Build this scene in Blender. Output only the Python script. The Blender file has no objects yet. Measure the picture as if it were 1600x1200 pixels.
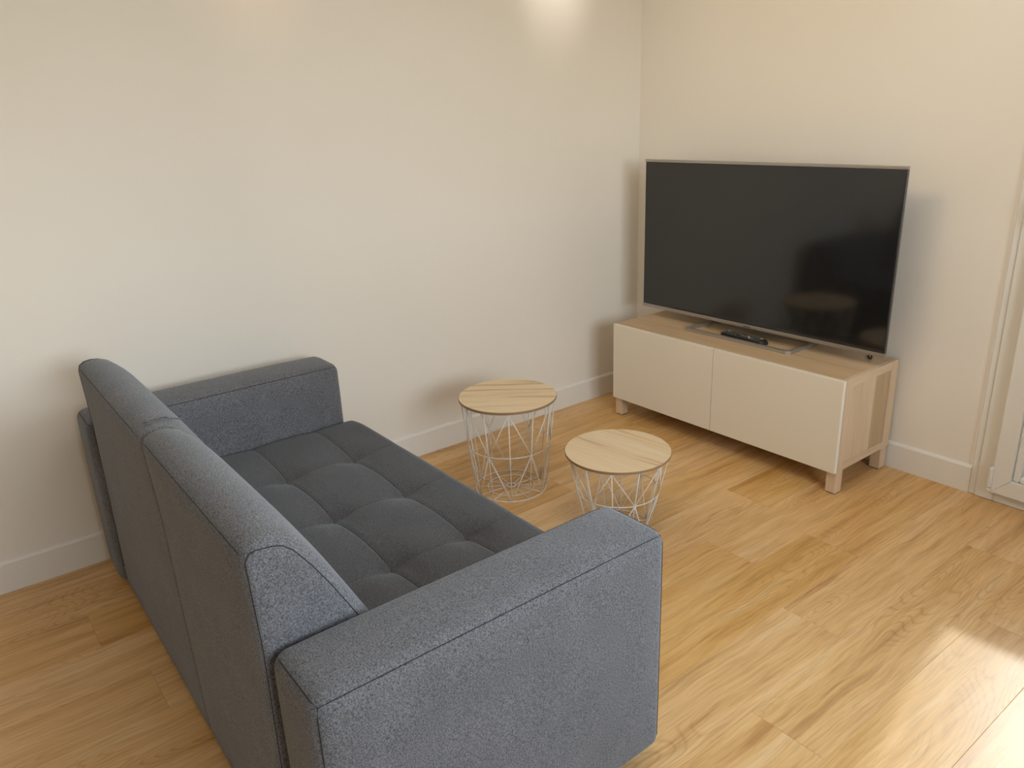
import bpy, bmesh, math, random
from mathutils import Vector, Matrix

SC = bpy.context.scene
COL = SC.collection
PI = math.pi

# ------------------------------------------------------------------ camera
def make_camera():
    F, yaw, pit, rol = 1206.6, 2.492909, 0.337013, 0.0399145
    f = Vector((math.cos(yaw)*math.cos(pit), math.sin(yaw)*math.cos(pit), -math.sin(pit)))
    r = Vector((math.sin(yaw), -math.cos(yaw), 0))
    d = f.cross(r)
    c, s = math.cos(rol), math.sin(rol)
    right = c*r + s*d
    down = -s*r + c*d
    m = Matrix(((right.x, -down.x, -f.x, 2.84378),
                (right.y, -down.y, -f.y, -3.02856),
                (right.z, -down.z, -f.z, 1.45898),
                (0, 0, 0, 1)))
    cd = bpy.data.cameras.new('camera')
    cd.sensor_fit = 'HORIZONTAL'; cd.sensor_width = 36.0
    cd.lens = 36.0*F/1600.0
    cd.clip_start = 0.05
    co = bpy.data.objects.new('camera', cd); COL.objects.link(co)
    co.matrix_world = m
    SC.camera = co
make_camera()

# ------------------------------------------------------------------ world, sun, lamps, exposure
SC.view_settings.view_transform = 'Standard'
SC.view_settings.look = 'None'
SC.view_settings.gamma = 1.0
SC.view_settings.use_curve_mapping = False
SC.view_settings.exposure = 0.06

SKY = 13.0
def make_world():
    w = bpy.data.worlds.new('world'); SC.world = w; w.use_nodes = True
    nt = w.node_tree; nt.nodes.clear()
    out = nt.nodes.new('ShaderNodeOutputWorld')
    bg = nt.nodes.new('ShaderNodeBackground')
    tc = nt.nodes.new('ShaderNodeTexCoord')
    sep = nt.nodes.new('ShaderNodeSeparateXYZ')
    rp = nt.nodes.new('ShaderNodeValToRGB')
    mr = nt.nodes.new('ShaderNodeMapRange')
    mr.inputs['From Min'].default_value = -1; mr.inputs['From Max'].default_value = 1
    nt.links.new(tc.outputs['Generated'], sep.inputs[0])
    nt.links.new(sep.outputs['Z'], mr.inputs['Value'])
    nt.links.new(mr.outputs[0], rp.inputs[0])
    e = rp.color_ramp.elements
    e[0].position = 0.0; e[0].color = (0.30, 0.27, 0.23, 1)      # sunlit ground outside
    e[1].position = 1.0; e[1].color = (0.52, 0.71, 1.0, 1)
    a = e.new(0.49); a.color = (0.50, 0.45, 0.38, 1)
    b = e.new(0.51); b.color = (0.98, 0.98, 0.99, 1)
    nt.links.new(rp.outputs[0], bg.inputs['Color'])
    bg.inputs['Strength'].default_value = SKY
    nt.links.new(bg.outputs[0], out.inputs['Surface'])
make_world()

SUN_EL = math.radians(34.6)
def make_lights():
    # sun through the glazed door
    sd = bpy.data.lights.new('sun', 'SUN'); sd.energy = 1.2; sd.angle = math.radians(2.0)
    sd.color = (1.0, 0.97, 0.90)
    so = bpy.data.objects.new('sun', sd); COL.objects.link(so)
    h = Vector((0.165, -1.0, 0)).normalized()*math.cos(SUN_EL)
    d = Vector((h.x, h.y, -math.sin(SUN_EL)))
    so.rotation_euler = d.to_track_quat('-Z', 'Y').to_euler()
    # ceiling downlights, and an added fill spot in place of sun bounce on wall_back
    W1, W2, W3 = (1.0, 0.91, 0.80), (1.0, 0.62, 0.38), (1.0, 0.77, 0.46)
    for (px, py, tx, ty, tz, e, ang, col, soft) in (
            (0.42, -0.55, 0.0, -0.55, 2.10, 13.5, 48, W1, 0.03), (0.42, -1.92, 0.0, -1.92, 2.10, 5.0, 48, W2, 0.03),
            (1.85, -0.60, 1.80, 0.0, 2.15, 7.0, 90, (1.0, 0.98, 0.95), 0.08), (0.95, -1.95, 1.05, 0.0, 1.45, 58.0, 92, W3, 0.40),  # second one: added fill, aimed at wall_back and the cabinet front
            (1.0, -4.3, 0.9, -3.7, 0.0, 9.0, 120, W2, 0.10)):
        ld = bpy.data.lights.new('downlight_or_fill', 'SPOT'); ld.energy = e; ld.spot_size = math.radians(ang)
        ld.spot_blend = 1.0; ld.color = col; ld.shadow_soft_size = soft
        lo = bpy.data.objects.new('downlight_or_fill', ld); COL.objects.link(lo)
        lo.location = (px, py, 2.47)
        lo.rotation_euler = (Vector((tx, ty, tz)) - lo.location).to_track_quat('-Z', 'Y').to_euler()
    # unseen disk light under the ceiling, added as soft fill for wall_back
    ad = bpy.data.lights.new('ceiling_fill', 'AREA'); ad.shape = 'DISK'; ad.size = 0.9; ad.energy = 8.0; ad.color = W1
    ao = bpy.data.objects.new('ceiling_fill', ad); COL.objects.link(ao); ao.location = (1.6, -1.7, 2.46)
    # sampling portals in the two openings
    def portal(loc, n, sx, sy):
        pd = bpy.data.lights.new('portal', 'AREA'); pd.shape = 'RECTANGLE'; pd.size = sx; pd.size_y = sy
        pd.cycles.is_portal = True
        po = bpy.data.objects.new('portal', pd); COL.objects.link(po); po.location = loc
        po.rotation_euler = Vector(n).to_track_quat('-Z', 'Y').to_euler()
    portal((2.34, 0.12, 1.39), (0, -1, 0), 1.00, 1.70)
    portal((4.52, -2.10, 1.625), (-1, 0, 0), 1.80, 1.35)
make_lights()

# ------------------------------------------------------------------ materials
def mat(name):
    m = bpy.data.materials.new(name); m.use_nodes = True
    nt = m.node_tree
    return m, nt, nt.nodes['Principled BSDF']
def N(nt, t, **k):
    n = nt.nodes.new(t)
    for a, v in k.items(): setattr(n, a, v)
    return n
def plain(name, col, rough=0.5, metal=0.0, spec=0.5):
    m, nt, b = mat(name)
    b.inputs['Base Color'].default_value = (*col, 1); b.inputs['Roughness'].default_value = rough
    b.inputs['Metallic'].default_value = metal; b.inputs['Specular IOR Level'].default_value = spec
    return m
def ramp(nt, stops):
    r = N(nt, 'ShaderNodeValToRGB'); e = r.color_ramp.elements
    e[0].position, e[0].color = stops[0][0], (*stops[0][1], 1)
    e[1].position, e[1].color = stops[-1][0], (*stops[-1][1], 1)
    for p, c in stops[1:-1]:
        x = e.new(p); x.color = (*c, 1)
    return r
def mapping(nt, scale, src, rot=(0, 0, 0)):
    mp = N(nt, 'ShaderNodeMapping'); mp.inputs['Scale'].default_value = scale; mp.inputs['Rotation'].default_value = rot
    nt.links.new(src, mp.inputs['Vector']); return mp
def noise(nt, vec, scale=1.0, detail=4, rough=0.55, dist=0.0):
    n = N(nt, 'ShaderNodeTexNoise'); n.inputs['Scale'].default_value = scale; n.inputs['Detail'].default_value = detail
    n.inputs['Roughness'].default_value = rough; n.inputs['Distortion'].default_value = dist
    nt.links.new(vec, n.inputs['Vector']); return n
def mix(nt, fac, a, b, blend='MIX'):
    m = N(nt, 'ShaderNodeMix', data_type='RGBA', blend_type=blend)
    for s, v in ((0, fac), (6, a), (7, b)):
        if hasattr(v, 'links'): nt.links.new(v, m.inputs[s])
        else: m.inputs[s].default_value = v if s == 0 else (*v, 1)
    return m.outputs[2]
def math_(nt, op, a, b=None, clamp=False):
    m = N(nt, 'ShaderNodeMath', operation=op); m.use_clamp = clamp
    for i, v in enumerate((a, b)):
        if v is None: continue
        if hasattr(v, 'links'): nt.links.new(v, m.inputs[i])
        else: m.inputs[i].default_value = v
    return m.outputs[0]
def bump(nt, b, h, strength=0.2, dist=0.002):
    n = N(nt, 'ShaderNodeBump'); n.inputs['Strength'].default_value = strength; n.inputs['Distance'].default_value = dist
    nt.links.new(h, n.inputs['Height']); nt.links.new(n.outputs[0], b.inputs['Normal'])

def wall_material():
    m, nt, b = mat('wall_paint')
    tc = N(nt, 'ShaderNodeTexCoord')
    n = noise(nt, tc.outputs['Object'], 1.3, 3)
    b_ = ramp(nt, [(0.3, (0.865, 0.825, 0.765)), (0.7, (0.885, 0.845, 0.785))])
    nt.links.new(n.outputs[0], b_.inputs[0]); nt.links.new(b_.outputs[0], b.inputs['Base Color'])
    b.inputs['Roughness'].default_value = 0.75
    n2 = noise(nt, tc.outputs['Object'], 220, 2)
    bump(nt, b, n2.outputs[0], 0.05, 0.001)
    return m

def plank_material():
    m, nt, b = mat('oak_plank')
    tc = N(nt, 'ShaderNodeTexCoord'); oi = N(nt, 'ShaderNodeObjectInfo')
    off = N(nt, 'ShaderNodeVectorMath', operation='SCALE'); off.inputs[0].default_value = (37.0, 91.0, 13.0)
    nt.links.new(oi.outputs['Random'], off.inputs['Scale'])
    add = N(nt, 'ShaderNodeVectorMath', operation='ADD')
    nt.links.new(tc.outputs['Object'], add.inputs[0]); nt.links.new(off.outputs[0], add.inputs[1])
    P = add.outputs[0]
    # broad streaks running along the plank (y)
    wob = noise(nt, mapping(nt, (5.0, 2.2, 1), P).outputs[0], 1.0, 2)
    wv = N(nt, 'ShaderNodeVectorMath', operation='SCALE'); wv.inputs['Scale'].default_value = 0.05
    nt.links.new(wob.outputs['Color'], wv.inputs[0])
    ad2 = N(nt, 'ShaderNodeVectorMath', operation='ADD'); nt.links.new(P, ad2.inputs[0]); nt.links.new(wv.outputs[0], ad2.inputs[1])
    Q = ad2.outputs[0]
    broad = noise(nt, mapping(nt, (19.0, 1.3, 1), Q).outputs[0], 1.0, 5, 0.6)
    base = ramp(nt, [(0.27, (0.49, 0.268, 0.092)), (0.42, (0.71, 0.422, 0.164)), (0.56, (0.785, 0.493, 0.210)), (0.74, (0.83, 0.595, 0.325))])
    nt.links.new(broad.outputs[0], base.inputs[0])
    # fine pores
    fine = noise(nt, mapping(nt, (150.0, 6.0, 1), Q).outputs[0], 1.0, 5, 0.65)
    fr = ramp(nt, [(0.36, (0.68, 0.62, 0.55)), (0.55, (1.0, 1.0, 1.0))])
    nt.links.new(fine.outputs[0], fr.inputs[0])
    c = mix(nt, 0.55, base.outputs[0], fr.outputs[0], 'MULTIPLY')
    # cathedral figure
    big = noise(nt, mapping(nt, (7.0, 1.3, 1), Q).outputs[0], 1.0, 1.5, 0.4)
    rings = math_(nt, 'FRACT', math_(nt, 'MULTIPLY', big.outputs[0], 44.0))
    tri = math_(nt, 'ABSOLUTE', math_(nt, 'SUBTRACT', rings, 0.5))
    rl = ramp(nt, [(0.0, (0.72, 0.62, 0.50)), (0.22, (1, 1, 1)), (0.5, (1, 1, 1))])
    nt.links.new(tri, rl.inputs[0])
    msk = noise(nt, mapping(nt, (4.0, 1.1, 1), P).outputs[0], 1.3, 2)
    mr = N(nt, 'ShaderNodeMapRange'); mr.inputs['From Min'].default_value = 0.48; mr.inputs['From Max'].default_value = 0.66
    mr.inputs['To Max'].default_value = 0.6
    nt.links.new(msk.outputs[0], mr.inputs['Value'])
    c = mix(nt, mr.outputs[0], c, mix(nt, 1.0, c, rl.outputs[0], 'MULTIPLY'))
    # dark mineral streaks
    ds = noise(nt, mapping(nt, (34.0, 1.8, 1), Q).outputs[0], 1.0, 5, 0.65)
    dr = ramp(nt, [(0.57, (1, 1, 1)), (0.74, (0.66, 0.52, 0.40))])
    nt.links.new(ds.outputs[0], dr.inputs[0])
    c = mix(nt, 0.8, c, dr.outputs[0], 'MULTIPLY')
    # knots
    vo = N(nt, 'ShaderNodeTexVoronoi'); vo.inputs['Scale'].default_value = 1.0
    nt.links.new(mapping(nt, (5.2, 1.9, 1), Q).outputs[0], vo.inputs['Vector'])
    kr = ramp(nt, [(0.0, (0.22, 0.14, 0.10)), (0.045, (0.5, 0.38, 0.28)), (0.11, (1, 1, 1))])
    nt.links.new(vo.outputs['Distance'], kr.inputs[0])
    ksel = math_(nt, 'GREATER_THAN', vo.outputs['Color'], 0.72)
    c = mix(nt, ksel, c, mix(nt, 1.0, c, kr.outputs[0], 'MULTIPLY'))
    # plank to plank tone
    hs = N(nt, 'ShaderNodeHueSaturation')
    v = N(nt, 'ShaderNodeMapRange'); v.inputs['To Min'].default_value = 0.95; v.inputs['To Max'].default_value = 1.05
    nt.links.new(oi.outputs['Random'], v.inputs['Value']); nt.links.new(v.outputs[0], hs.inputs['Value'])
    s = N(nt, 'ShaderNodeMapRange'); s.inputs['To Min'].default_value = 1.06; s.inputs['To Max'].default_value = 0.92
    nt.links.new(oi.outputs['Random'], s.inputs['Value']); nt.links.new(s.outputs[0], hs.inputs['Saturation'])
    nt.links.new(c, hs.inputs['Color'])
    nt.links.new(hs.outputs[0], b.inputs['Base Color'])
    rr = N(nt, 'ShaderNodeMapRange'); rr.inputs['To Min'].default_value = 0.30; rr.inputs['To Max'].default_value = 0.42
    nt.links.new(fine.outputs[0], rr.inputs['Value']); nt.links.new(rr.outputs[0], b.inputs['Roughness'])
    bump(nt, b, fine.outputs[0], 0.12, 0.0006)
    return m

def pale_wood(name, axis, tones, scale=1.0, streak=0.5):
    # axis: the direction the grain runs, 'X', 'Y' or 'Z'
    m, nt, b = mat(name)
    tc = N(nt, 'ShaderNodeTexCoord'); oi = N(nt, 'ShaderNodeObjectInfo')
    off = N(nt, 'ShaderNodeVectorMath', operation='SCALE'); off.inputs[0].default_value = (7.0, 11.0, 5.0)
    nt.links.new(oi.outputs['Random'], off.inputs['Scale'])
    add = N(nt, 'ShaderNodeVectorMath', operation='ADD')
    nt.links.new(tc.outputs['Object'], add.inputs[0]); nt.links.new(off.outputs[0], add.inputs[1])
    def sc(a, l): return tuple((l if ax == axis else a)*scale for ax in 'XYZ')
    wob = noise(nt, mapping(nt, sc(6, 2), add.outputs[0]).outputs[0], 1.0, 2)
    wv = N(nt, 'ShaderNodeVectorMath', operation='SCALE'); wv.inputs['Scale'].default_value = 0.03
    nt.links.new(wob.outputs['Color'], wv.inputs[0])
    ad2 = N(nt, 'ShaderNodeVectorMath', operation='ADD'); nt.links.new(add.outputs[0], ad2.inputs[0]); nt.links.new(wv.outputs[0], ad2.inputs[1])
    br = noise(nt, mapping(nt, sc(20, 1.0), ad2.outputs[0]).outputs[0], 1.0, 3)
    r = ramp(nt, [(0.28, tones[0]), (0.45, tones[1]), (0.70, tones[2])]); nt.links.new(br.outputs[0], r.inputs[0])
    fi = noise(nt, mapping(nt, sc(170, 5), ad2.outputs[0]).outputs[0], 1.0, 4)
    fr = ramp(nt, [(0.35, (0.82, 0.78, 0.73)), (0.6, (1, 1, 1))]); nt.links.new(fi.outputs[0], fr.inputs[0])
    c = mix(nt, streak, r.outputs[0], fr.outputs[0], 'MULTIPLY')
    nt.links.new(c, b.inputs['Base Color'])
    b.inputs['Roughness'].default_value = 0.45
    bump(nt, b, fi.outputs[0], 0.06, 0.0004)
    return m

def fabric_material(name, dark, light, blue=0.0):
    m, nt, b = mat(name)
    tc = N(nt, 'ShaderNodeTexCoord')
    n1 = noise(nt, tc.outputs['Object'], 330, 3, 0.7)
    n2 = noise(nt, tc.outputs['Object'], 900, 2, 0.5)
    n3 = noise(nt, tc.outputs['Object'], 9, 3, 0.5)
    s = math_(nt, 'ADD', math_(nt, 'MULTIPLY', n1.outputs[0], 0.75), math_(nt, 'MULTIPLY', n2.outputs[0], 0.25))
    r = ramp(nt, [(0.36, dark), (0.64, light)]); nt.links.new(s, r.inputs[0])
    t = ramp(nt, [(0.3, (0.92, 0.92, 0.92)), (0.7, (1.06, 1.06, 1.06))]); nt.links.new(n3.outputs[0], t.inputs[0])
    c = mix(nt, 1.0, r.outputs[0], t.outputs[0], 'MULTIPLY')
    nt.links.new(c, b.inputs['Base Color'])
    b.inputs['Roughness'].default_value = 0.95; b.inputs['Specular IOR Level'].default_value = 0.1
    b.inputs['Sheen Weight'].default_value = 0.25; b.inputs['Sheen Roughness'].default_value = 0.5
    b.inputs['Sheen Tint'].default_value = (0.8, 0.9, 1.0, 1)
    bump(nt, b, s, 0.35, 0.0012)
    return m

def glass_material(name, tint=(0.95, 0.98, 0.97)):
    m = bpy.data.materials.new(name); m.use_nodes = True; nt = m.node_tree; nt.nodes.clear()
    out = N(nt, 'ShaderNodeOutputMaterial'); t = N(nt, 'ShaderNodeBsdfTransparent'); g = N(nt, 'ShaderNodeBsdfGlossy')
    t.inputs[0].default_value = (*tint, 1); g.inputs['Roughness'].default_value = 0.02
    f = N(nt, 'ShaderNodeFresnel'); f.inputs[0].default_value = 1.45
    mx = N(nt, 'ShaderNodeMixShader')
    nt.links.new(f.outputs[0], mx.inputs[0]); nt.links.new(t.outputs[0], mx.inputs[1]); nt.links.new(g.outputs[0], mx.inputs[2])
    nt.links.new(mx.outputs[0], out.inputs[0])
    return m

def brushed(name, col, rough=0.3, metal=0.9):
    m, nt, b = mat(name)
    tc = N(nt, 'ShaderNodeTexCoord')
    n = noise(nt, mapping(nt, (4, 300, 300), tc.outputs['Object']).outputs[0], 1.0, 3)
    r = ramp(nt, [(0.3, tuple(c*0.85 for c in col)), (0.7, col)]); nt.links.new(n.outputs[0], r.inputs[0])
    nt.links.new(r.outputs[0], b.inputs['Base Color'])
    b.inputs['Metallic'].default_value = metal; b.inputs['Roughness'].default_value = rough
    return m

WALL = wall_material()
PLANK = plank_material()
CEIL = plain('ceiling_paint', (0.84, 0.82, 0.78), 0.9)
SKIRT = plain('skirting_paint', (0.86, 0.84, 0.80), 0.4)
PVC = plain('white_pvc', (0.84, 0.83, 0.80), 0.35)
SUB = plain('floor_joint', (0.16, 0.10, 0.05), 0.9)
GLASS = glass_material('window_glass')
OAK = pale_wood('cabinet_oak', 'X', [(0.52, 0.365, 0.215), (0.64, 0.465, 0.285), (0.70, 0.53, 0.345)])
OAKV = pale_wood('cabinet_oak_upright', 'Z', [(0.58, 0.43, 0.28), (0.70, 0.535, 0.365), (0.76, 0.60, 0.43)])
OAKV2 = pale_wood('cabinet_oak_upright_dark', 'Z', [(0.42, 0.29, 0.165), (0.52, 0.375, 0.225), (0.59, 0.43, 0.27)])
OAKY = pale_wood('cabinet_oak_rail', 'Y', [(0.60, 0.45, 0.30), (0.71, 0.55, 0.38), (0.77, 0.61, 0.44)])
TOPWOOD = pale_wood('tabletop_wood', 'X', [(0.50, 0.33, 0.17), (0.84, 0.66, 0.42), (0.87, 0.72, 0.51)], 1.1, 0.4)
EDGEWOOD = plain('tabletop_edge', (0.33, 0.20, 0.105), 0.5)
CREAM = plain('door_cream', (0.80, 0.735, 0.62), 0.42)
CREAM_EDGE = plain('door_edge_white', (0.86, 0.83, 0.76), 0.35)
WIRE = plain('white_wire', (0.84, 0.80, 0.73), 0.35)
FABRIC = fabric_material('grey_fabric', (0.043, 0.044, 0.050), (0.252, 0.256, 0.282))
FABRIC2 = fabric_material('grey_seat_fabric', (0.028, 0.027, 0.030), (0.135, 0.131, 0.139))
THREAD = plain('dark_thread', (0.022, 0.022, 0.026), 0.9)
FOOT = plain('black_foot', (0.015, 0.015, 0.015), 0.5)
SILVER = brushed('silver_trim', (0.46, 0.43, 0.40))
CHROME = brushed('chrome_stand', (0.42, 0.38, 0.33), 0.42, 0.45)
BLACKPL = plain('black_plastic', (0.018, 0.018, 0.018), 0.35)
TVSIDE = plain('tv_side', (0.10, 0.10, 0.10), 0.35, 0.3)
SCREEN = plain('tv_screen', (0.010, 0.010, 0.010), 0.09, 0.0, 0.75)
BUTTON = plain('remote_button', (0.10, 0.10, 0.095), 0.5)
BUTTONL = plain('remote_button_pale', (0.45, 0.43, 0.40), 0.5)
HINGE = plain('hinge_cap', (0.82, 0.80, 0.76), 0.3)

# ------------------------------------------------------------------ helpers
def link_mesh(name, bm, m, parent=None, smooth=False, kind=None, auto=None):
    me = bpy.data.meshes.new(name); bm.to_mesh(me); bm.free()
    for x in (m if isinstance(m, (list, tuple)) else [m]): me.materials.append(x)
    if smooth:
        for p in me.polygons: p.use_smooth = True
    if auto is not None:
        me.shade_auto = None if False else None
    o = bpy.data.objects.new(name, me); COL.objects.link(o)
    if parent is not None: o.parent = parent
    if kind: o['kind'] = kind
    return o
def tag(o, label, cat, group=None):
    o['label'] = label; o['category'] = cat
    if group: o['group'] = group
    return o
def empty(name, loc=(0, 0, 0), rz=0.0):
    o = bpy.data.objects.new(name, None); COL.objects.link(o); o.location = loc; o.rotation_euler = (0, 0, rz)
    o.empty_display_size = 0.1
    return o
def box(bm, a, b, bev=0.0, seg=1):
    a = Vector(a); b = Vector(b)
    r = bmesh.ops.create_cube(bm, size=1.0)
    vs = r['verts']
    for v in vs:
        v.co = Vector(((a.x+b.x)/2 + v.co.x*(b.x-a.x), (a.y+b.y)/2 + v.co.y*(b.y-a.y), (a.z+b.z)/2 + v.co.z*(b.z-a.z)))
    if bev > 0:
        es = list({e for v in vs for e in v.link_edges})
        bmesh.ops.bevel(bm, geom=es, offset=bev, segments=seg, affect='EDGES', profile=0.5)
    return bm
def boxobj(name, a, b, m, parent=None, bev=0.0, seg=1, org=None, kind=None):
    """box given in world (or parent) coordinates; its own origin sits at org (default its centre)"""
    c = (Vector(a)+Vector(b))/2 if org is None else Vector(org)
    bm = box(bmesh.new(), Vector(a)-c, Vector(b)-c, bev, seg)
    o = link_mesh(name, bm, m, parent, kind=kind); o.location = c
    return o
def tube(bm, pts, r, sides=6, closed=False):
    pts = [Vector(p) for p in pts]; n = len(pts); rings = []
    ref = None
    for i, p in enumerate(pts):
        if closed: t = (pts[(i+1) % n]-pts[i-1]).normalized()
        else: t = (pts[min(i+1, n-1)]-pts[max(i-1, 0)]).normalized()
        if ref is None:
            ref = Vector((0, 0, 1)) if abs(t.z) < 0.9 else Vector((1, 0, 0))
        u = (ref - t*ref.dot(t)).normalized(); w = t.cross(u); ref = u
        rings.append([bm.verts.new(p + r*(math.cos(2*PI*k/sides)*u + math.sin(2*PI*k/sides)*w)) for k in range(sides)])
    m = n if closed else n-1
    for i in range(m):
        A, B = rings[i], rings[(i+1) % n]
        for k in range(sides):
            bm.faces.new((A[k], A[(k+1) % sides], B[(k+1) % sides], B[k]))
    if not closed:
        bm.faces.new(rings[0][::-1]); bm.faces.new(rings[-1])
    return bm
def stops(h, r, step, seg=4):
    """grid stations over [-h,h] dense in the rounded ends"""
    s = [-h + r*(1-math.cos(PI/2*k/seg)) for k in range(seg+1)]
    n = max(1, int(round((2*h-2*r)/step)))
    s += [-h+r+(2*h-2*r)*k/n for k in range(1, n)]
    s += [-x for x in s[:seg+1][::-1]]
    return s
def rounded_box(hx, hy, hz, r, step, seg=4, fn=None):
    """box with every edge rounded, each face a grid; fn(p, normal) -> offset vector"""
    bm = bmesh.new(); H = (hx, hy, hz)
    st = [stops(h, r, min(step if not isinstance(step, tuple) else step[i], 2*h), seg) for i, h in enumerate(H)]
    for ax in range(3):
        u, v = (ax+1) % 3, (ax+2) % 3
        for sg in (-1, 1):
            g = []
            for a in st[u]:
                row = []
                for b in st[v]:
                    p = [0, 0, 0]; p[ax] = sg*H[ax]; p[u] = a; p[v] = b
                    q = Vector([max(-(H[i]-r), min(H[i]-r, p[i])) for i in range(3)])
                    d = Vector(p)-q
                    if d.length > 1e-9: d.normalize()
                    pos = q + d*r
                    if fn: pos = pos + fn(pos, d)
                    row.append(bm.verts.new(pos))
                g.append(row)
            for i in range(len(g)-1):
                for j in range(len(g[0])-1):
                    f = (g[i][j], g[i+1][j], g[i+1][j+1], g[i][j+1])
                    bm.faces.new(f if sg > 0 else f[::-1])
    bmesh.ops.remove_doubles(bm, verts=bm.verts, dist=1e-5)
    return bm
def disc(bm, R, z0, z1, seg=96, bev=0.0015):
    prof = [(R-bev, z0), (R, z0+bev), (R, z1-bev), (R-bev, z1)]
    rings = [[bm.verts.new((r*math.cos(2*PI*k/seg), r*math.sin(2*PI*k/seg), z)) for k in range(seg)] for r, z in prof]
    for A, B in zip(rings, rings[1:]):
        for k in range(seg):
            f = bm.faces.new((A[k], A[(k+1) % seg], B[(k+1) % seg], B[k]))
            f.material_index = 1
    bm.faces.new(rings[0][::-1]).material_index = 1
    bm.faces.new(rings[-1])
    return bm

# ------------------------------------------------------------------ the room
RX, RY, RZ = 4.40, -5.20, 2.50
DX0, DX1, DZ = 1.772, 2.90, 2.28        # door opening in wall_back
def structure(o): o['kind'] = 'structure'; return o

fl = structure(boxobj('floor', (-0.12, RY-0.12, -0.05), (RX+0.12, 0.30, -0.004), SUB, org=(0, 0, 0)))
structure(boxobj('ceiling', (-0.12, RY-0.12, RZ), (RX+0.12, 0.30, RZ+0.1), CEIL))
structure(boxobj('wall_left', (-0.12, RY-0.12, -0.004), (0, 0.30, RZ), WALL))
structure(boxobj('wall_front', (0, RY-0.12, -0.004), (RX, RY, RZ), WALL))
bm = bmesh.new()                                        # wall_back with its door opening
box(bm, (0, 0, -0.004), (DX0, 0.30, RZ)); box(bm, (DX1, 0, -0.004), (RX+0.12, 0.30, RZ)); box(bm, (DX0, 0, DZ), (DX1, 0.30, RZ))
structure(link_mesh('wall_back', bm, WALL))
bm = bmesh.new()                                        # wall_right with a window opening
WY0, WY1, WZ0, WZ1 = -3.00, -1.20, 0.95, 2.30
box(bm, (RX, RY-0.12, -0.004), (RX+0.12, WY0, RZ)); box(bm, (RX, WY1, -0.004), (RX+0.12, 0, RZ))
box(bm, (RX, WY0, -0.004), (RX+0.12, WY1, WZ0)); box(bm, (RX, WY0, WZ1), (RX+0.12, WY1, RZ))
structure(link_mesh('wall_right', bm, WALL))

# planks: one shared mesh per length
plank_meshes = {}
def plank_mesh(w, L):
    key = (round(w, 4), round(L, 4))
    if key in plank_meshes: return plank_meshes[key]
    bm = bmesh.new(); g = 0.00018; c = 0.0006; z0, z1 = -0.006, 0.0
    hx, hy = w/2-g, L/2-g
    lv = [[bm.verts.new((sx*x, sy*y, z)) for sx, sy in ((-1, -1), (1, -1), (1, 1), (-1, 1))]
          for x, y, z in ((hx, hy, z0), (hx, hy, z1-c*0.6), (hx-c, hy-c, z1))]
    for A, B in zip(lv, lv[1:]):
        for k in range(4): bm.faces.new((A[k], A[(k+1) % 4], B[(k+1) % 4], B[k]))
    bm.faces.new(lv[-1])
    me = bpy.data.meshes.new('plank'); bm.to_mesh(me); bm.free(); me.materials.append(PLANK)
    plank_meshes[key] = me
    return me
rnd = random.Random(5)
PW, PL = 0.20, 1.21
known = {0.34: -2.862, 0.74: -2.775, 1.14: -0.677, 1.34: -1.047, 1.54: -0.75, 1.74: -1.185, 1.94: -0.41, 2.14: -0.799}
edges = [0.0]
x = 0.14
while x < RX-0.01:
    edges.append(round(x, 3)); x += PW
edges.append(RX)
for x0, x1 in zip(edges, edges[1:]):
    j = known.get(round(x0, 2), -rnd.uniform(0, PL))
    while j < 0: j += PL
    ys = [0.0] if j <= 0 or True else []
    y = j - PL
    cuts = [0.0]
    while y > RY:
        if y < -0.03: cuts.append(y)
        y -= PL
    cuts.append(RY)
    for a, b in zip(cuts, cuts[1:]):
        o = bpy.data.objects.new('plank', plank_mesh(x1-x0, a-b)); COL.objects.link(o)
        o.parent = fl; o.location = ((x0+x1)/2, (a+b)/2, 0)

def skirting(name, pts, n, h=0.112, t=0.013):
    """profile swept along a straight wall from pts[0] to pts[1]; n points into the room"""
    a, b = Vector(pts[0]), Vector(pts[1]); n = Vector(n)
    prof = [(0, 0), (t, 0), (t, h-0.009), (t-0.004, h-0.002), (t-0.009, h), (0, h)]
    bm = bmesh.new()
    A = [bm.verts.new(a + n*u + Vector((0, 0, z))) for u, z in prof]
    B = [bm.verts.new(b + n*u + Vector((0, 0, z))) for u, z in prof]
    for k in range(len(prof)):
        k2 = (k+1) % len(prof); bm.faces.new((A[k], A[k2], B[k2], B[k]))
    bm.faces.new(A[::-1]); bm.faces.new(B)
    bmesh.ops.recalc_face_normals(bm, faces=bm.faces)
    return structure(link_mesh(name, bm, SKIRT))
skirting('baseboard_left', ((0, RY, 0), (0, 0, 0)), (1, 0, 0))
skirting('baseboard_back', ((0.013, 0, 0), (DX0, 0, 0)), (0, -1, 0))
skirting('baseboard_right', ((RX, RY, 0), (RX, 0, 0)), (-1, 0, 0))
skirting('baseboard_front', ((0.013, RY, 0), (RX-0.013, RY, 0)), (0, 1, 0))

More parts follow.
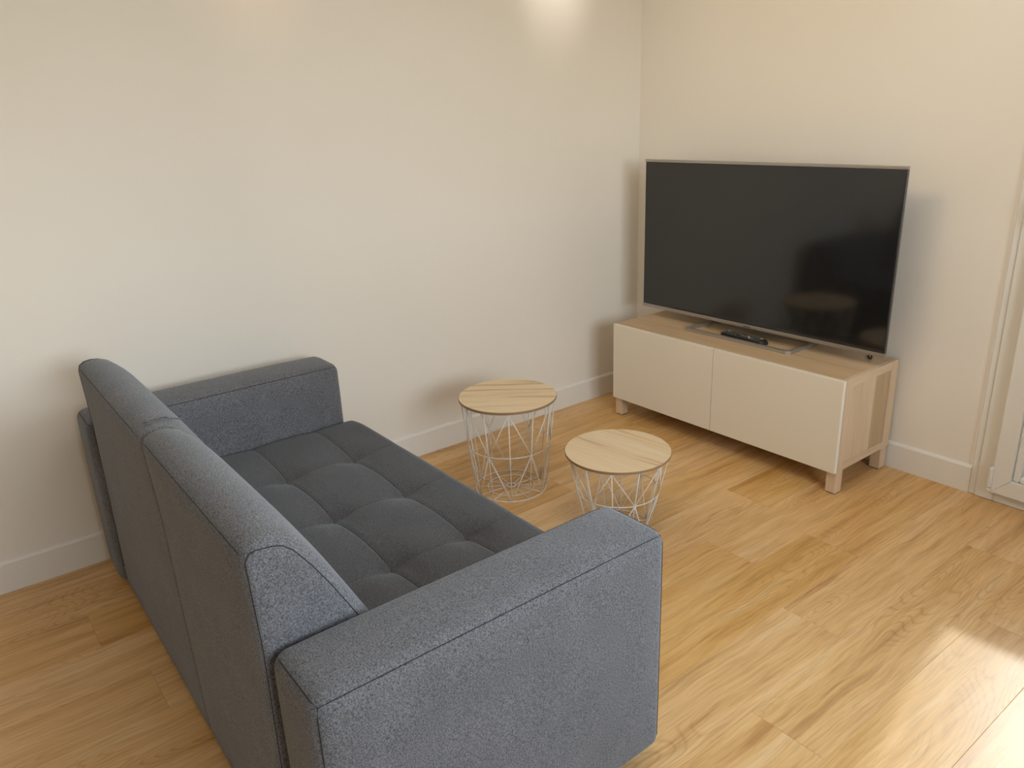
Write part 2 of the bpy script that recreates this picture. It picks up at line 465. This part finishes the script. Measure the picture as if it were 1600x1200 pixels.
# --- glazed door in wall_back: fixed frame, two sashes with a solid lower panel and a glass pane
def make_door():
    d = empty('door_1', (DX0, 0, 0)); d['kind'] = 'structure'
    def P(name, a, b, m=PVC, bev=0.003, par=d, base=(DX0, 0, 0)):
        a = Vector(a)-Vector(base); b = Vector(b)-Vector(base)
        return boxobj(name, a, b, m, par, bev)
    # fixed frame: flat cover strip and the deeper jamb
    P('cover_strip', (DX0, -0.014, 0.0), (DX0+0.026, 0.0, DZ+0.03), bev=0.004)
    P('frame_jamb', (DX0+0.024, -0.020, 0.0), (1.862, 0.060, DZ), bev=0.004)
    P('frame_sill', (1.862, -0.020, 0.0), (DX1-0.07, 0.060, 0.052), bev=0.004)
    P('cover_strip', (DX1-0.026, -0.014, 0.0), (DX1, 0.0, DZ+0.03), bev=0.004)
    P('frame_jamb', (DX1-0.09, -0.020, 0.0), (DX1-0.024, 0.060, DZ), bev=0.004)
    P('frame_head', (1.862, -0.020, DZ-0.07), (DX1-0.09, 0.060, DZ), bev=0.004)
    # sashes, mitred at the corners
    def mitred(name, quad, par):
        """quad: four (x,z) corners on the front face"""
        bm = bmesh.new(); y0, y1 = -0.048, 0.026
        c = 0.004
        cx = sum(p[0] for p in quad)/4; cz = sum(p[1] for p in quad)/4
        A = [bm.verts.new((px-DX0, y1, pz)) for px, pz in quad]
        B = [bm.verts.new((px-DX0, y0+c, pz)) for px, pz in quad]
        ux = lambda p: p[0] + (0.0012 if p[0] < cx else -0.0012)
        uz = lambda p: p[1] + (0.0012 if p[1] < cz else -0.0012)
        Cc = [bm.verts.new((ux(p)-DX0, y0, uz(p))) for p in quad]
        for U, V in ((A, B), (B, Cc)):
            for k in range(4): bm.faces.new((U[k], U[(k+1) % 4], V[(k+1) % 4], V[k]))
        bm.faces.new(Cc); bm.faces.new(A[::-1])
        bmesh.ops.recalc_face_normals(bm, faces=bm.faces)
        return link_mesh(name, bm, PVC, par)
    sx = [(1.857, DX1-0.085)]
    z0, z1, w = 0.047, DZ-0.06, 0.062
    for (a, b) in sx:
        mitred('sash_stile', [(a, z0), (a+w, z0+w), (a+w, z1-w), (a, z1)], d)
        mitred('sash_stile', [(b, z0), (b, z1), (b-w, z1-w), (b-w, z0+w)], d)
        mitred('sash_rail', [(a, z0), (b, z0), (b-w, z0+w), (a+w, z0+w)], d)
        mitred('sash_rail', [(a, z1), (a+w, z1-w), (b-w, z1-w), (b, z1)], d)
        g = 0.024
        zm = 0.56
        P('middle_rail', (a+w, -0.044, zm-0.03), (b-w, 0.02, zm+0.03))
        for (u0, u1) in ((z0+w, zm-0.03), (zm+0.03, z1-w)):
            P('glazing_bead', (a+w, -0.036, u0), (a+w+g, 0.0, u1), bev=0.005)
            P('glazing_bead', (b-w-g, -0.036, u0), (b-w, 0.0, u1), bev=0.005)
            P('glazing_bead', (a+w+g, -0.036, u0), (b-w-g, 0.0, u0+g), bev=0.005)
            P('glazing_bead', (a+w+g, -0.036, u1-g), (b-w-g, 0.0, u1), bev=0.005)
        P('lower_panel', (a+w+0.004, -0.014, z0+w+0.004), (b-w-0.004, 0.014, zm-0.034), bev=0.0)
        P('glass_pane', (a+w+0.004, -0.004, zm+0.034), (b-w-0.004, 0.000, z1-w-0.004), GLASS, bev=0.0)
    # hinges on the left jamb
    for hz in (0.066, 1.05, 1.95):
        h = P('hinge', (1.846, -0.062, hz), (1.861, -0.018, hz+0.082), HINGE, 0.005)
        k = boxobj('hinge_pin_cap', (-0.0065, -0.02, -0.055), (0.0065, 0.018, -0.042), HINGE, h, 0.003)
    # lever handle
    P('handle_plate', (2.770, -0.058, 1.00), (2.798, -0.048, 1.15), SILVER)
    P('handle_spindle', (2.779, -0.082, 1.118), (2.789, -0.056, 1.132), SILVER, 0.002)
    P('handle_lever', (2.700, -0.095, 1.115), (2.792, -0.080, 1.135), SILVER, 0.004)
make_door()

# --- window in wall_right (light source beside the camera)
def make_window(name, a0, a1, z0, z1, put):
    """frame, mullion and two panes; put(u, v, z) maps along-wall, depth, height to a point"""
    d = empty(name, put(a0, 0, 0)); d['kind'] = 'structure'
    o = put(a0, 0, 0)
    def P(n, p, q, m=PVC, bev=0.003):
        A, B = put(*p)-o, put(*q)-o
        lo = Vector(map(min, A, B)); hi = Vector(map(max, A, B))
        return boxobj(n, lo, hi, m, d, bev)
    f = 0.07; am = (a0+a1)/2
    P('window_frame', (a0, 0.03, z0), (a0+f, 0.09, z1)); P('window_frame', (a1-f, 0.03, z0), (a1, 0.09, z1))
    P('window_frame', (a0+f, 0.03, z0), (a1-f, 0.09, z0+f)); P('window_frame', (a0+f, 0.03, z1-f), (a1-f, 0.09, z1))
    P('window_mullion', (am-0.05, 0.03, z0+f), (am+0.05, 0.09, z1-f))
    P('glass_pane', (a0+f-0.01, 0.058, z0+f-0.01), (am-0.04, 0.062, z1-f+0.01), GLASS, 0)
    P('glass_pane', (am+0.04, 0.058, z0+f-0.01), (a1-f+0.01, 0.062, z1-f+0.01), GLASS, 0)
make_window('window_1', WY0, WY1, WZ0, WZ1, lambda u, v, z: Vector((RX+v, u, z)))

# ------------------------------------------------------------------ sofa
def make_sofa():
    root = empty('sofa', (0.98, -2.30, 0))
    tag(root, 'blue-grey fabric sofa with tufted seat and two block arms, its far arm by the wall', 'sofa')
    O = Vector((0.98, -2.30, 0))
    inv = -O
    # ---- arms
    def arm(xa, xb, ya, yb, z0=0.026, z1=0.604, outer=1):
        hx, hy, hz = (xb-xa)/2, (yb-ya)/2, (z1-z0)/2
        c = Vector(((xa+xb)/2, (ya+yb)/2, (z0+z1)/2))
        r = 0.030
        def puff(p, n):
            u, v, w = p.x/hx, p.y/hy, p.z/hz
            o = Vector((0, 0, 0))
            if n.z > 0.5: o.z += 0.010*(1-u*u)*(1-v**4)
            if abs(n.x) > 0.5: o.x += math.copysign(0.007, n.x)*(1-v**4)*(1-w**4)
            if abs(n.y) > 0.5: o.y += math.copysign(0.004, n.y)*(1-u*u)*(1-w**4)
            return o
        o = link_mesh('armrest', rounded_box(hx, hy, hz, r, 0.05, 5, puff), FABRIC, root, True)
        o.location = c+inv
        k = r*(1-0.707)-0.0006
        def seam(pts):
            s = link_mesh('seam', tube(bmesh.new(), pts, 0.0008, 6), THREAD, o, True); return s
        X = outer*(hx-k); Xi = -outer*(hx-k); zt = hz-k; e = 0.03
        q = r*(1-0.5774)-0.0004
        def run(ax, sa, sb, n=10):
            """seam along the edge parallel to axis ax, on the sides sa, sb of the other two axes"""
            Hh = (hx, hy, hz); oth = [i for i in range(3) if i != ax]
            def at(t, kk):
                v = [0, 0, 0]; v[ax] = t
                n = Vector((0, 0, 0))
                for i, sg in zip(oth, (sa, sb)): v[i] = sg*(Hh[i]-kk); n[i] = sg*0.7071
                return Vector(v) + puff(Vector(v), n)
            h = Hh[ax]
            p = [at(-h+q, q)] + [at(-(h-r)+2*(h-r)*i/n, k) for i in range(n+1)] + [at(h-q, q)]
            seam(p)
        run(1, outer, 1); run(1, -outer, 1)                # long top edges
        run(0, -1, 1); run(0, 1, 1)                        # back and front top edges
        run(2, outer, -1); run(2, outer, 1)                # outer uprights
        return o
    arm(1.694, 1.882, -2.709, -1.896, outer=1)
    arm(0.088, 0.278, -2.738, -1.884, outer=-1)
    # ---- backrest: two upholstered halves lofted along x
    PR = [(-2.704, 0.024), (-2.722, 0.034), (-2.724, 0.10), (-2.721, 0.35), (-2.718, 0.60), (-2.722, 0.74), (-2.723, 0.775),
          (-2.718, 0.793), (-2.704, 0.803), (-2.685, 0.806), (-2.664, 0.804), (-2.643, 0.796), (-2.622, 0.777), (-2.592, 0.733),
          (-2.562, 0.681), (-2.525, 0.609), (-2.475, 0.510), (-2.435, 0.425), (-2.410, 0.360), (-2.405, 0.300), (-2.43, 0.27), (-2.60, 0.25), (-2.68, 0.20), (-2.69, 0.04)]
    def inset(pr, d):
        n = len(pr); out = []
        for i in range(n):
            p0, p1, p2 = pr[i-1], pr[i], pr[(i+1) % n]
            t = Vector((p2[0]-p0[0], p2[1]-p0[1])).normalized()
            nrm = Vector((t.y, -t.x))     # inward for this winding
            w = 0.30 if i < 7 else min(1.0, 0.30+0.22*(i-6))      # the rear edge is crisper than the top
            out.append((p1[0]+nrm.x*d*w, p1[1]+nrm.y*d*w))
        return out
    def half(x0, x1, t0, t1, r0, r1):
        bm = bmesh.new(); rings = []; seg = 5
        L = x1-x0
        st = [r0*(1-math.cos(PI/2*k/seg)) for k in range(seg+1)]
        n = 9
        st += [r0+(L-r0-r1)*k/n for k in range(1, n)]
        st += [L-r1*(1-math.cos(PI/2*k/seg)) for k in range(seg, -1, -1)]
        for s in st:
            dd = 0.0
            if s < r0: dd = r0-math.sqrt(max(0, r0*r0-(r0-s)**2))
            elif s > L-r1: dd = r1-math.sqrt(max(0, r1*r1-(s-(L-r1))**2))
            f = s/L; pf = 1-(2*f-1)**4
            ring = []
            for (y, z) in inset(PR, dd):
                b = 0.012*pf if (y > -2.70 and z > 0.3) else (-0.006*pf*(1 if 0.1 < z < 0.78 else 0))
                zz = z + (0.004*pf if z > 0.76 else 0)
                sk = (t0*(1-f)+t1*f)*(0.80-z)
                ring.append(bm.verts.new((x0+s+sk, y+b, zz)))
            rings.append(ring)
        m = len(PR)
        for A, B in zip(rings, rings[1:]):
            for k in range(m): bm.faces.new((A[k], B[k], B[(k+1) % m], A[(k+1) % m]))
        bm.faces.new(rings[0]); bm.faces.new(rings[-1][::-1])
        bmesh.ops.recalc_face_normals(bm, faces=bm.faces)
        for v in bm.verts: v.co += inv
        o = link_mesh('backrest', bm, FABRIC, root, True)
        return o
    T = 0.15
    XC = 1.030
    b1 = half(0.284, XC, 0.0, T, 0.015, 0.016)
    b2 = half(XC+0.001, 1.690, T, 0.0, 0.016, 0.032)
    # piping round the end panel and along the back of the top edge
    pipe = [Vector((1.6862, y, z))+inv for y, z in inset(PR, 0.0165)[2:19]]
    link_mesh('seam', tube(bmesh.new(), pipe, 0.0009, 6), THREAD, b2, True)
    pipe = [Vector((0.2865, y, z))+inv for y, z in inset(PR[1:20], 0.0022)[1:-1]]
    link_mesh('seam', tube(bmesh.new(), pipe, 0.0015, 6), THREAD, b1, True)
    def topseam(x0, x1, o):
        p = []
        for i in range(15):
            f = i/14; x = x0+(x1-x0)*f
            p.append(Vector((x, -2.7212-0.002*(1-(2*f-1)**4), 0.786+0.003*(1-(2*f-1)**4)))+inv)
        link_mesh('seam', tube(bmesh.new(), p, 0.0006, 6), THREAD, o, True)
    topseam(0.31, XC-0.03, b1); topseam(XC+0.03, 1.67, b2)
    # gathered folds beside the middle seam
    for k, (dx, ln) in enumerate(((-0.055, 0.06), (-0.035, 0.075))):
        pts = []
        for i in range(9):
            f = i/8
            y = -2.70+ln*1.1*f; z = 0.8085-0.5*max(0, f-0.55)**2*0.12
            pts.append(Vector((XC+dx-0.012*f, y, z))+inv)
        link_mesh('fold', tube(bmesh.new(), pts, 0.0016, 6), FABRIC, b1, True)
    # ---- seat cushion
    xa, xb, ya, yb, zb, zt = 0.281, 1.692, -2.470, -1.852, 0.225, 0.392
    hx, hy, hz = (xb-xa)/2, (yb-ya)/2, (zt-zb)/2
    c = Vector(((xa+xb)/2, (ya+yb)/2, (zb+zt)/2))
    LS = (-2.030, -2.262); CS = (0.635, 0.968, 1.300)
    def cross(x): return min(abs(x-q) for q in CS)
    def seam_y(sy, x): return sy + 0.007*(1-math.exp(-cross(x)/0.06))
    def height(x, y):
        h = 0.0
        dl = min(abs(y-seam_y(q, x)) for q in LS); dc = cross(x)
        h += 0.004*(1-math.exp(-(dl/0.05)**2)) - 0.003*math.exp(-(dl/0.005)**2)
        h += 0.001*(1-math.exp(-(dc/0.03)**2)) - 0.0006*math.exp(-(dc/0.005)**2)
        h -= 0.017*math.exp(-dc/0.055)*math.exp(-(dl/0.055)**2)
        # low at the arms and front
        h += -0.012*(math.exp(-((x-xa)/0.06)**2)+math.exp(-((xb-x)/0.06)**2))
        return h
    def fn(p, n):
        w = p+c
        if n.z > 0.05:
            return Vector((0, 0, height(w.x, w.y)*min(1, n.z*1.2)))
        if n.y > 0.5:
            return Vector((0, 0.008*(1-(p.x/hx)**4)*(1-(p.z/hz)**2), 0))
        return Vector((0, 0, 0))
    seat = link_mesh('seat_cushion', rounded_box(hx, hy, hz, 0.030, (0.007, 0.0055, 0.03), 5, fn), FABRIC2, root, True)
    seat.location = c+inv
    def sline(pts, r):
        p = [Vector((x-c.x, y-c.y, zt+height(x, y)-c.z+0.0002)) for x, y in pts]
        link_mesh('seam', tube(bmesh.new(), p, r, 5), THREAD, seat, True)
    for s in LS: sline([(xa+0.03+(xb-xa-0.06)*i/180, seam_y(s, xa+0.03+(xb-xa-0.06)*i/180)) for i in range(181)], 0.0010)
    for s in CS: sline([(s, ya+0.05+(yb-ya-0.085)*i/90) for i in range(91)], 0.0004)
    # ---- base and feet
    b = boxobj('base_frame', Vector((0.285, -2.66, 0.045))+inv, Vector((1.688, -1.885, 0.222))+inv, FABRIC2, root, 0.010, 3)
    for (x, y) in ((0.14, -2.68), (0.14, -1.95), (1.83, -2.65), (1.83, -1.96)):
        bm = bmesh.new(); bmesh.ops.create_cone(bm, cap_ends=True, segments=20, radius1=0.018, radius2=0.024, depth=0.032)
        f = link_mesh('foot', bm, FOOT, root); f.location = Vector((x, y, 0.016))+inv
make_sofa()

# ------------------------------------------------------------------ wire side tables
WM = {}
def wire_obj(name, a, b, parent, r=0.0021):
    bm = tube(bmesh.new(), [a, b], r, 6)
    return link_mesh(name, bm, WIRE, parent, True)
def make_table(name, label, loc, R, rb, H, zm, ang, grain, N_=12):
    root = empty(name, loc, 0)
    tag(root, label, 'side table', 'wire basket side tables')
    rz = grain
    top = link_mesh('tabletop', disc(bmesh.new(), R, H-0.010, H), [TOPWOOD, EDGEWOOD], root)
    top.rotation_euler = (0, 0, rz)
    rt = R-0.008; zt = H-0.0125; zb = 0.0022
    rm = rb+(rt-rb)*(zm-zb)/(zt-zb)
    def ring(r, z, w=0.0021):
        pts = [(r*math.cos(2*PI*k/72), r*math.sin(2*PI*k/72), z) for k in range(72)]
        return link_mesh('ring', tube(bmesh.new(), pts, w, 6, True), WIRE, root, True)
    ring(rt, zt); ring(rm, zm); ring(rb, zb); ring(rb*0.66, zb+0.0015, 0.0017); ring(rb*0.12, zb+0.0015, 0.0024)
    def pt(r, z, k):
        a = ang + 2*PI*k/N_
        return Vector((r*math.cos(a), r*math.sin(a), z))
    for k in range(N_):
        wire_obj('upright_wire', pt(rt, zt, k), pt(rb, zb, k), root)
        wire_obj('spoke', pt(rb*0.12, zb, k), pt(rb, zb, k), root, 0.0017)
        if k % 2:
            for s in (-1, 1):
                wire_obj('cross_wire', pt(rm, zm, k), pt(rt, zt, k+s), root)
                wire_obj('cross_wire', pt(rm, zm, k), pt(rb, zb, k+s), root)
cam_dir = lambda x, y: math.atan2(-3.0286-y, 2.8438-x)
make_table('side_table', 'taller white wire basket table with round wooden top, nearest the long wall', (0.531, -1.300, 0), 0.196, 0.145, 0.402, 0.20,
           cam_dir(0.531, -1.30)+0.0, 0.90)
make_table('side_table', 'shorter white wire basket table with round wooden top, half hidden behind the near sofa arm', (1.051, -1.206, 0), 0.190, 0.115, 0.308, 0.155,
           cam_dir(1.051, -1.206)-0.11, 0.13)

# ------------------------------------------------------------------ TV cabinet
CX0, CX1, CYF, CYB, CH, CZ = 0.248, 1.448, -0.4264, -0.0215, 0.473, 0.0962
def make_cabinet():
    O = Vector(((CX0+CX1)/2, (CYF+CYB)/2, 0))
    root = empty('tv_cabinet', O)
    tag(root, 'low pale oak cabinet with two cream doors on short square legs, under the television', 'tv cabinet')
    def P(name, a, b, m, bev=0.001, par=root, off=O):
        return boxobj(name, Vector(a)-off, Vector(b)-off, m, par, bev)
    yb = CYF+0.0185                       # front of the carcass
    P('top_panel', (CX0+0.0005, yb, CH-0.018), (CX1-0.018, CYB, CH), OAK)
    P('bottom_panel', (CX0+0.018, yb, CZ), (CX1-0.018, CYB, CZ+0.018), OAK)
    P('back_panel', (CX0+0.018, CYB-0.008, CZ+0.018), (CX1-0.018, CYB-0.001, CH-0.018), OAK, 0)
    P('partition', ((CX0+CX1)/2-0.009, yb+0.002, CZ+0.018), ((CX0+CX1)/2+0.009, CYB-0.01, CH-0.018), OAKV, 0)
    # side panels: frame of stiles and rails round inset boards
    for s in (0, 1):
        xo = CX1 if s else CX0; xi = CX1-0.018 if s else CX0+0.018
        xin = CX1-0.0016 if s else CX0+0.0016
        xsp = CX1-0.008 if s else CX0+0.008
        lo, hi = min(xo, xi), max(xo, xi); li, hi2 = min(xsp, xi), max(xsp, xi)
        if s == 0: CHs = CH-0.018
        else: CHs = CH
        sp = P('side_panel', (li, yb+0.030, CZ+0.030), (hi2, CYB-0.046, CHs-0.030), OAKV, 0)
        O2 = O+Vector(sp.location)
        Q = lambda name, a, b, m: P(name, a, b, m, 0.0008, sp, O2)
        Q('stile', (lo, yb, CZ), (hi, yb+0.036, CHs), OAKV)
        Q('stile', (lo, CYB-0.052, CZ), (hi, CYB, CHs), OAKV)
        Q('rail', (lo, yb+0.036, CHs-0.034), (hi, CYB-0.052, CHs), OAKY)
        Q('rail', (lo, yb+0.036, CZ), (hi, CYB-0.052, CZ+0.031), OAKY)
        xa_, xb_ = (xin-0.0012, xin) if s else (xin, xin+0.0012)
        Q('board', (xin-0.004 if s else xin, yb+0.036, CZ+0.031), (xin if s else xin+0.004, yb+0.222, CHs-0.034), OAKV)
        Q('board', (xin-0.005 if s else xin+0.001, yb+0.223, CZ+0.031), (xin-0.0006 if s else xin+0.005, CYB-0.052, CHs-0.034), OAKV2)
    # doors with a paler edge band
    xm = (CX0+CX1)/2
    for (a, b) in ((CX0, xm-0.0011), (xm+0.0011, CX1)):
        bm = box(bmesh.new(), Vector((a, CYF, CZ-0.0005))-O, Vector((b, CYF+0.0165, CH))-O, 0.0012, 1)
        bm.normal_update()
        for f in bm.faces: f.material_index = 0 if (f.normal.y < -0.95 or abs(f.calc_center_median().x+O.x-xm) < 0.02) else 1
        link_mesh('cabinet_door', bm, [CREAM, CREAM_EDGE], root)
    # legs with black glides
    lw = 0.043
    for x in (CX0+0.0005, CX1-lw-0.0005):
        for y in (CYF+0.0195, CYB-0.052):
            lg = P('leg', (x, y, 0.004), (x+lw, y+lw, CZ), OAKV, 0.0015)
            P('glide', (x+0.005, y+0.005, 0.0), (x+lw-0.005, y+lw-0.005, 0.004), FOOT, 0, lg, O+Vector(lg.location))
make_cabinet()

# ------------------------------------------------------------------ television
def make_tv():
    y0 = -0.196                                     # plane of the screen
    X0, X1, Z0, Z1 = 0.2265, 1.4715, 0.5210, 1.2300
    O = Vector(((X0+X1)/2, -0.16, CH))
    root = empty('television', O)
    tag(root, 'large black flat television with silver top and bottom trim, on the oak cabinet', 'television')
    def P(name, a, b, m, bev=0.001, seg=1, par=root, off=O):
        return boxobj(name, Vector(a)-off, Vector(b)-off, m, par, bev, seg)
    P('screen', (X0+0.006, y0, Z0+0.015), (X1-0.006, y0+0.006, Z1-0.011), SCREEN, 0.0005)
    P('bezel', (X0+0.002, y0+0.0005, Z0+0.013), (X0+0.007, y0+0.012, Z1-0.009), BLACKPL, 0.0005)
    P('bezel', (X1-0.007, y0+0.0005, Z0+0.013), (X1-0.002, y0+0.012, Z1-0.009), BLACKPL, 0.0005)
    t = P('top_trim', (X0, y0-0.004, Z1-0.012), (X1, y0+0.014, Z1), SILVER, 0.002, 2)
    b = P('bottom_trim', (X0, y0-0.004, Z0), (X1, y0+0.014, Z0+0.016), SILVER, 0.002, 2)
    P('housing', (X0+0.001, y0+0.004, Z0+0.004), (X1-0.001, y0+0.016, Z1-0.003), TVSIDE, 0.002)
    P('rear_cover', (X0+0.10, y0+0.016, Z0+0.02), (X1-0.10, y0+0.062, Z0+0.45), BLACKPL, 0.012, 2)
    # small maker's mark under the screen: too small to read, dark strokes on the trim
    rl = random.Random(3)
    bo = O+Vector(b.location)
    bm = bmesh.new(); x = 0.831
    for k in range(9):
        w = 0.0028; zc = Z0+0.0072
        box(bm, Vector((x, y0-0.0046, zc-0.0026))-bo, Vector((x+0.0010, y0-0.0038, zc+0.0026))-bo)
        if k % 2 == 0: box(bm, Vector((x+0.0010, y0-0.0046, zc+0.0014))-bo, Vector((x+w, y0-0.0038, zc+0.0026))-bo)
        if k % 3 != 1: box(bm, Vector((x+0.0010, y0-0.0046, zc-0.0026))-bo, Vector((x+w, y0-0.0038, zc-0.0015))-bo)
        if k % 2 == 1: box(bm, Vector((x+w-0.0008, y0-0.0046, zc-0.0026))-bo, Vector((x+w, y0-0.0038, zc+0.0020))-bo)
        x += 0.0040
    lg = link_mesh('lettering', bm, FOOT, b); lg['kind'] = 'stuff'
    # stand: an open flat loop with chamfered front corners
    def loop(xa, xb, ya, yb, ch):
        return [(xa, yb), (xa, ya+ch), (xa+ch, ya), (xb-ch, ya), (xb, ya+ch), (xb, yb)]
    out = loop(0.562, 1.118, -0.282, -0.040, 0.014)
    inn = loop(0.583, 1.097, -0.262, -0.082, 0.010)
    bm = bmesh.new(); z0, z1 = CH-O.z, CH-O.z+0.013
    def V(p, z): return bm.verts.new((p[0]-O.x, p[1]-O.y, z))
    oa, ob = [V(p, z0) for p in out], [V(p, z1) for p in out]
    ia, ib = [V(p, z0) for p in inn], [V(p, z1) for p in inn]
    n = len(out)
    for k in range(n):
        j = (k+1) % n
        bm.faces.new((oa[k], oa[j], ob[j], ob[k])); bm.faces.new((ia[j], ia[k], ib[k], ib[j]))
        bm.faces.new((ob[k], ob[j], ib[j], ib[k])); bm.faces.new((oa[j], oa[k], ia[k], ia[j]))
    bmesh.ops.recalc_face_normals(bm, faces=bm.faces)
    bmesh.ops.bevel(bm, geom=[e for e in bm.edges if abs(e.verts[0].co.z-e.verts[1].co.z) < 1e-6], offset=0.0015, segments=2, affect='EDGES')
    link_mesh('stand', bm, CHROME, root)
    P('stand_post', (0.77, -0.072, CH+0.010), (0.93, -0.050, Z0+0.12), BLACKPL, 0.003)
    P('stand_bracket', (0.77, -0.136, Z0+0.04), (0.93, -0.068, Z0+0.12), BLACKPL, 0.003)
    return root
TV = make_tv()

def make_cable(tv):
    O = tv.location
    pts = []
    ctrl = [(1.372, -0.140, 0.560), (1.378, -0.132, 0.530), (1.383, -0.126, 0.508), (1.384, -0.120, 0.490), (1.379, -0.113, 0.480), (1.371, -0.106, 0.4775), (1.362, -0.098, 0.479),
            (1.352, -0.085, 0.4775), (1.344, -0.060, 0.477), (1.340, -0.025, 0.477)]
    for i in range(len(ctrl)-1):
        p0, p1, p2, p3 = [Vector(ctrl[max(0, min(len(ctrl)-1, i+k))]) for k in (-1, 0, 1, 2)]
        for s in range(5):
            t = s/5
            pts.append(0.5*((2*p1)+(p2-p0)*t+(2*p0-5*p1+4*p2-p3)*t*t+(3*p1-p0-3*p2+p3)*t**3))
    pts.append(Vector(ctrl[-1]))
    link_mesh('power_cable', tube(bmesh.new(), [p-O for p in pts], 0.0036, 8), FOOT, tv, True)
make_cable(TV)

def make_remote():
    root = empty('remote_control', (0.853, -0.222, CH), -0.075)
    tag(root, 'black remote control with many small buttons lying on the cabinet in front of the television', 'remote control')
    bm = bmesh.new()
    # rounded slab, thicker towards the middle
    L, W, Hh = 0.118, 0.025, 0.020
    sec = []
    for i in range(17):
        f = i/16; x = -L+2*L*f
        e = min(1.0, math.sqrt(max(0.0, 1-((abs(2*f-1)-0.86)/0.14)**2)) if abs(2*f-1) > 0.86 else 1.0)
        w = W*(0.72+0.28*e) if abs(2*f-1) > 0.86 else W*(1.0-0.06*(1-abs(2*f-1)))
        h = Hh*(0.70+0.30*e) if abs(2*f-1) > 0.86 else Hh
        ring = []
        for (u, v) in ((-0.80, 0.0), (0.80, 0.0), (1.0, 0.30), (1.0, 0.75), (0.88, 0.97), (0.0, 1.0), (-0.88, 0.97), (-1.0, 0.75), (-1.0, 0.30)):
            ring.append(bm.verts.new((x, u*w, v*h)))
        sec.append(ring)
    m = len(sec[0])
    for A, B in zip(sec, sec[1:]):
        for k in range(m): bm.faces.new((A[k], A[(k+1) % m], B[(k+1) % m], B[k]))
    bm.faces.new(sec[0][::-1]); bm.faces.new(sec[-1])
    bmesh.ops.recalc_face_normals(bm, faces=bm.faces)
    link_mesh('case', bm, BLACKPL, root)
    n = 0
    for i in range(13):
        x = -0.095+i*0.0152
        if i in (5, 6):
            continue
        for j in (-1, 0, 1):
            mtl = BUTTONL if (i, j) in ((0, 1), (8, 0), (9, -1), (12, 1)) else BUTTON
            bt = boxobj('button', (x-0.0045, j*0.0135-0.0042, 0.0188), (x+0.0045, j*0.0135+0.0042, 0.0222), mtl, root, 0.0008)
    bm = bmesh.new(); bmesh.ops.create_cone(bm, cap_ends=True, segments=24, radius1=0.0135, radius2=0.0125, depth=0.004)
    d = link_mesh('navigation_pad', bm, BUTTON, root); d.location = (-0.0115, 0, 0.0208)
make_remote()
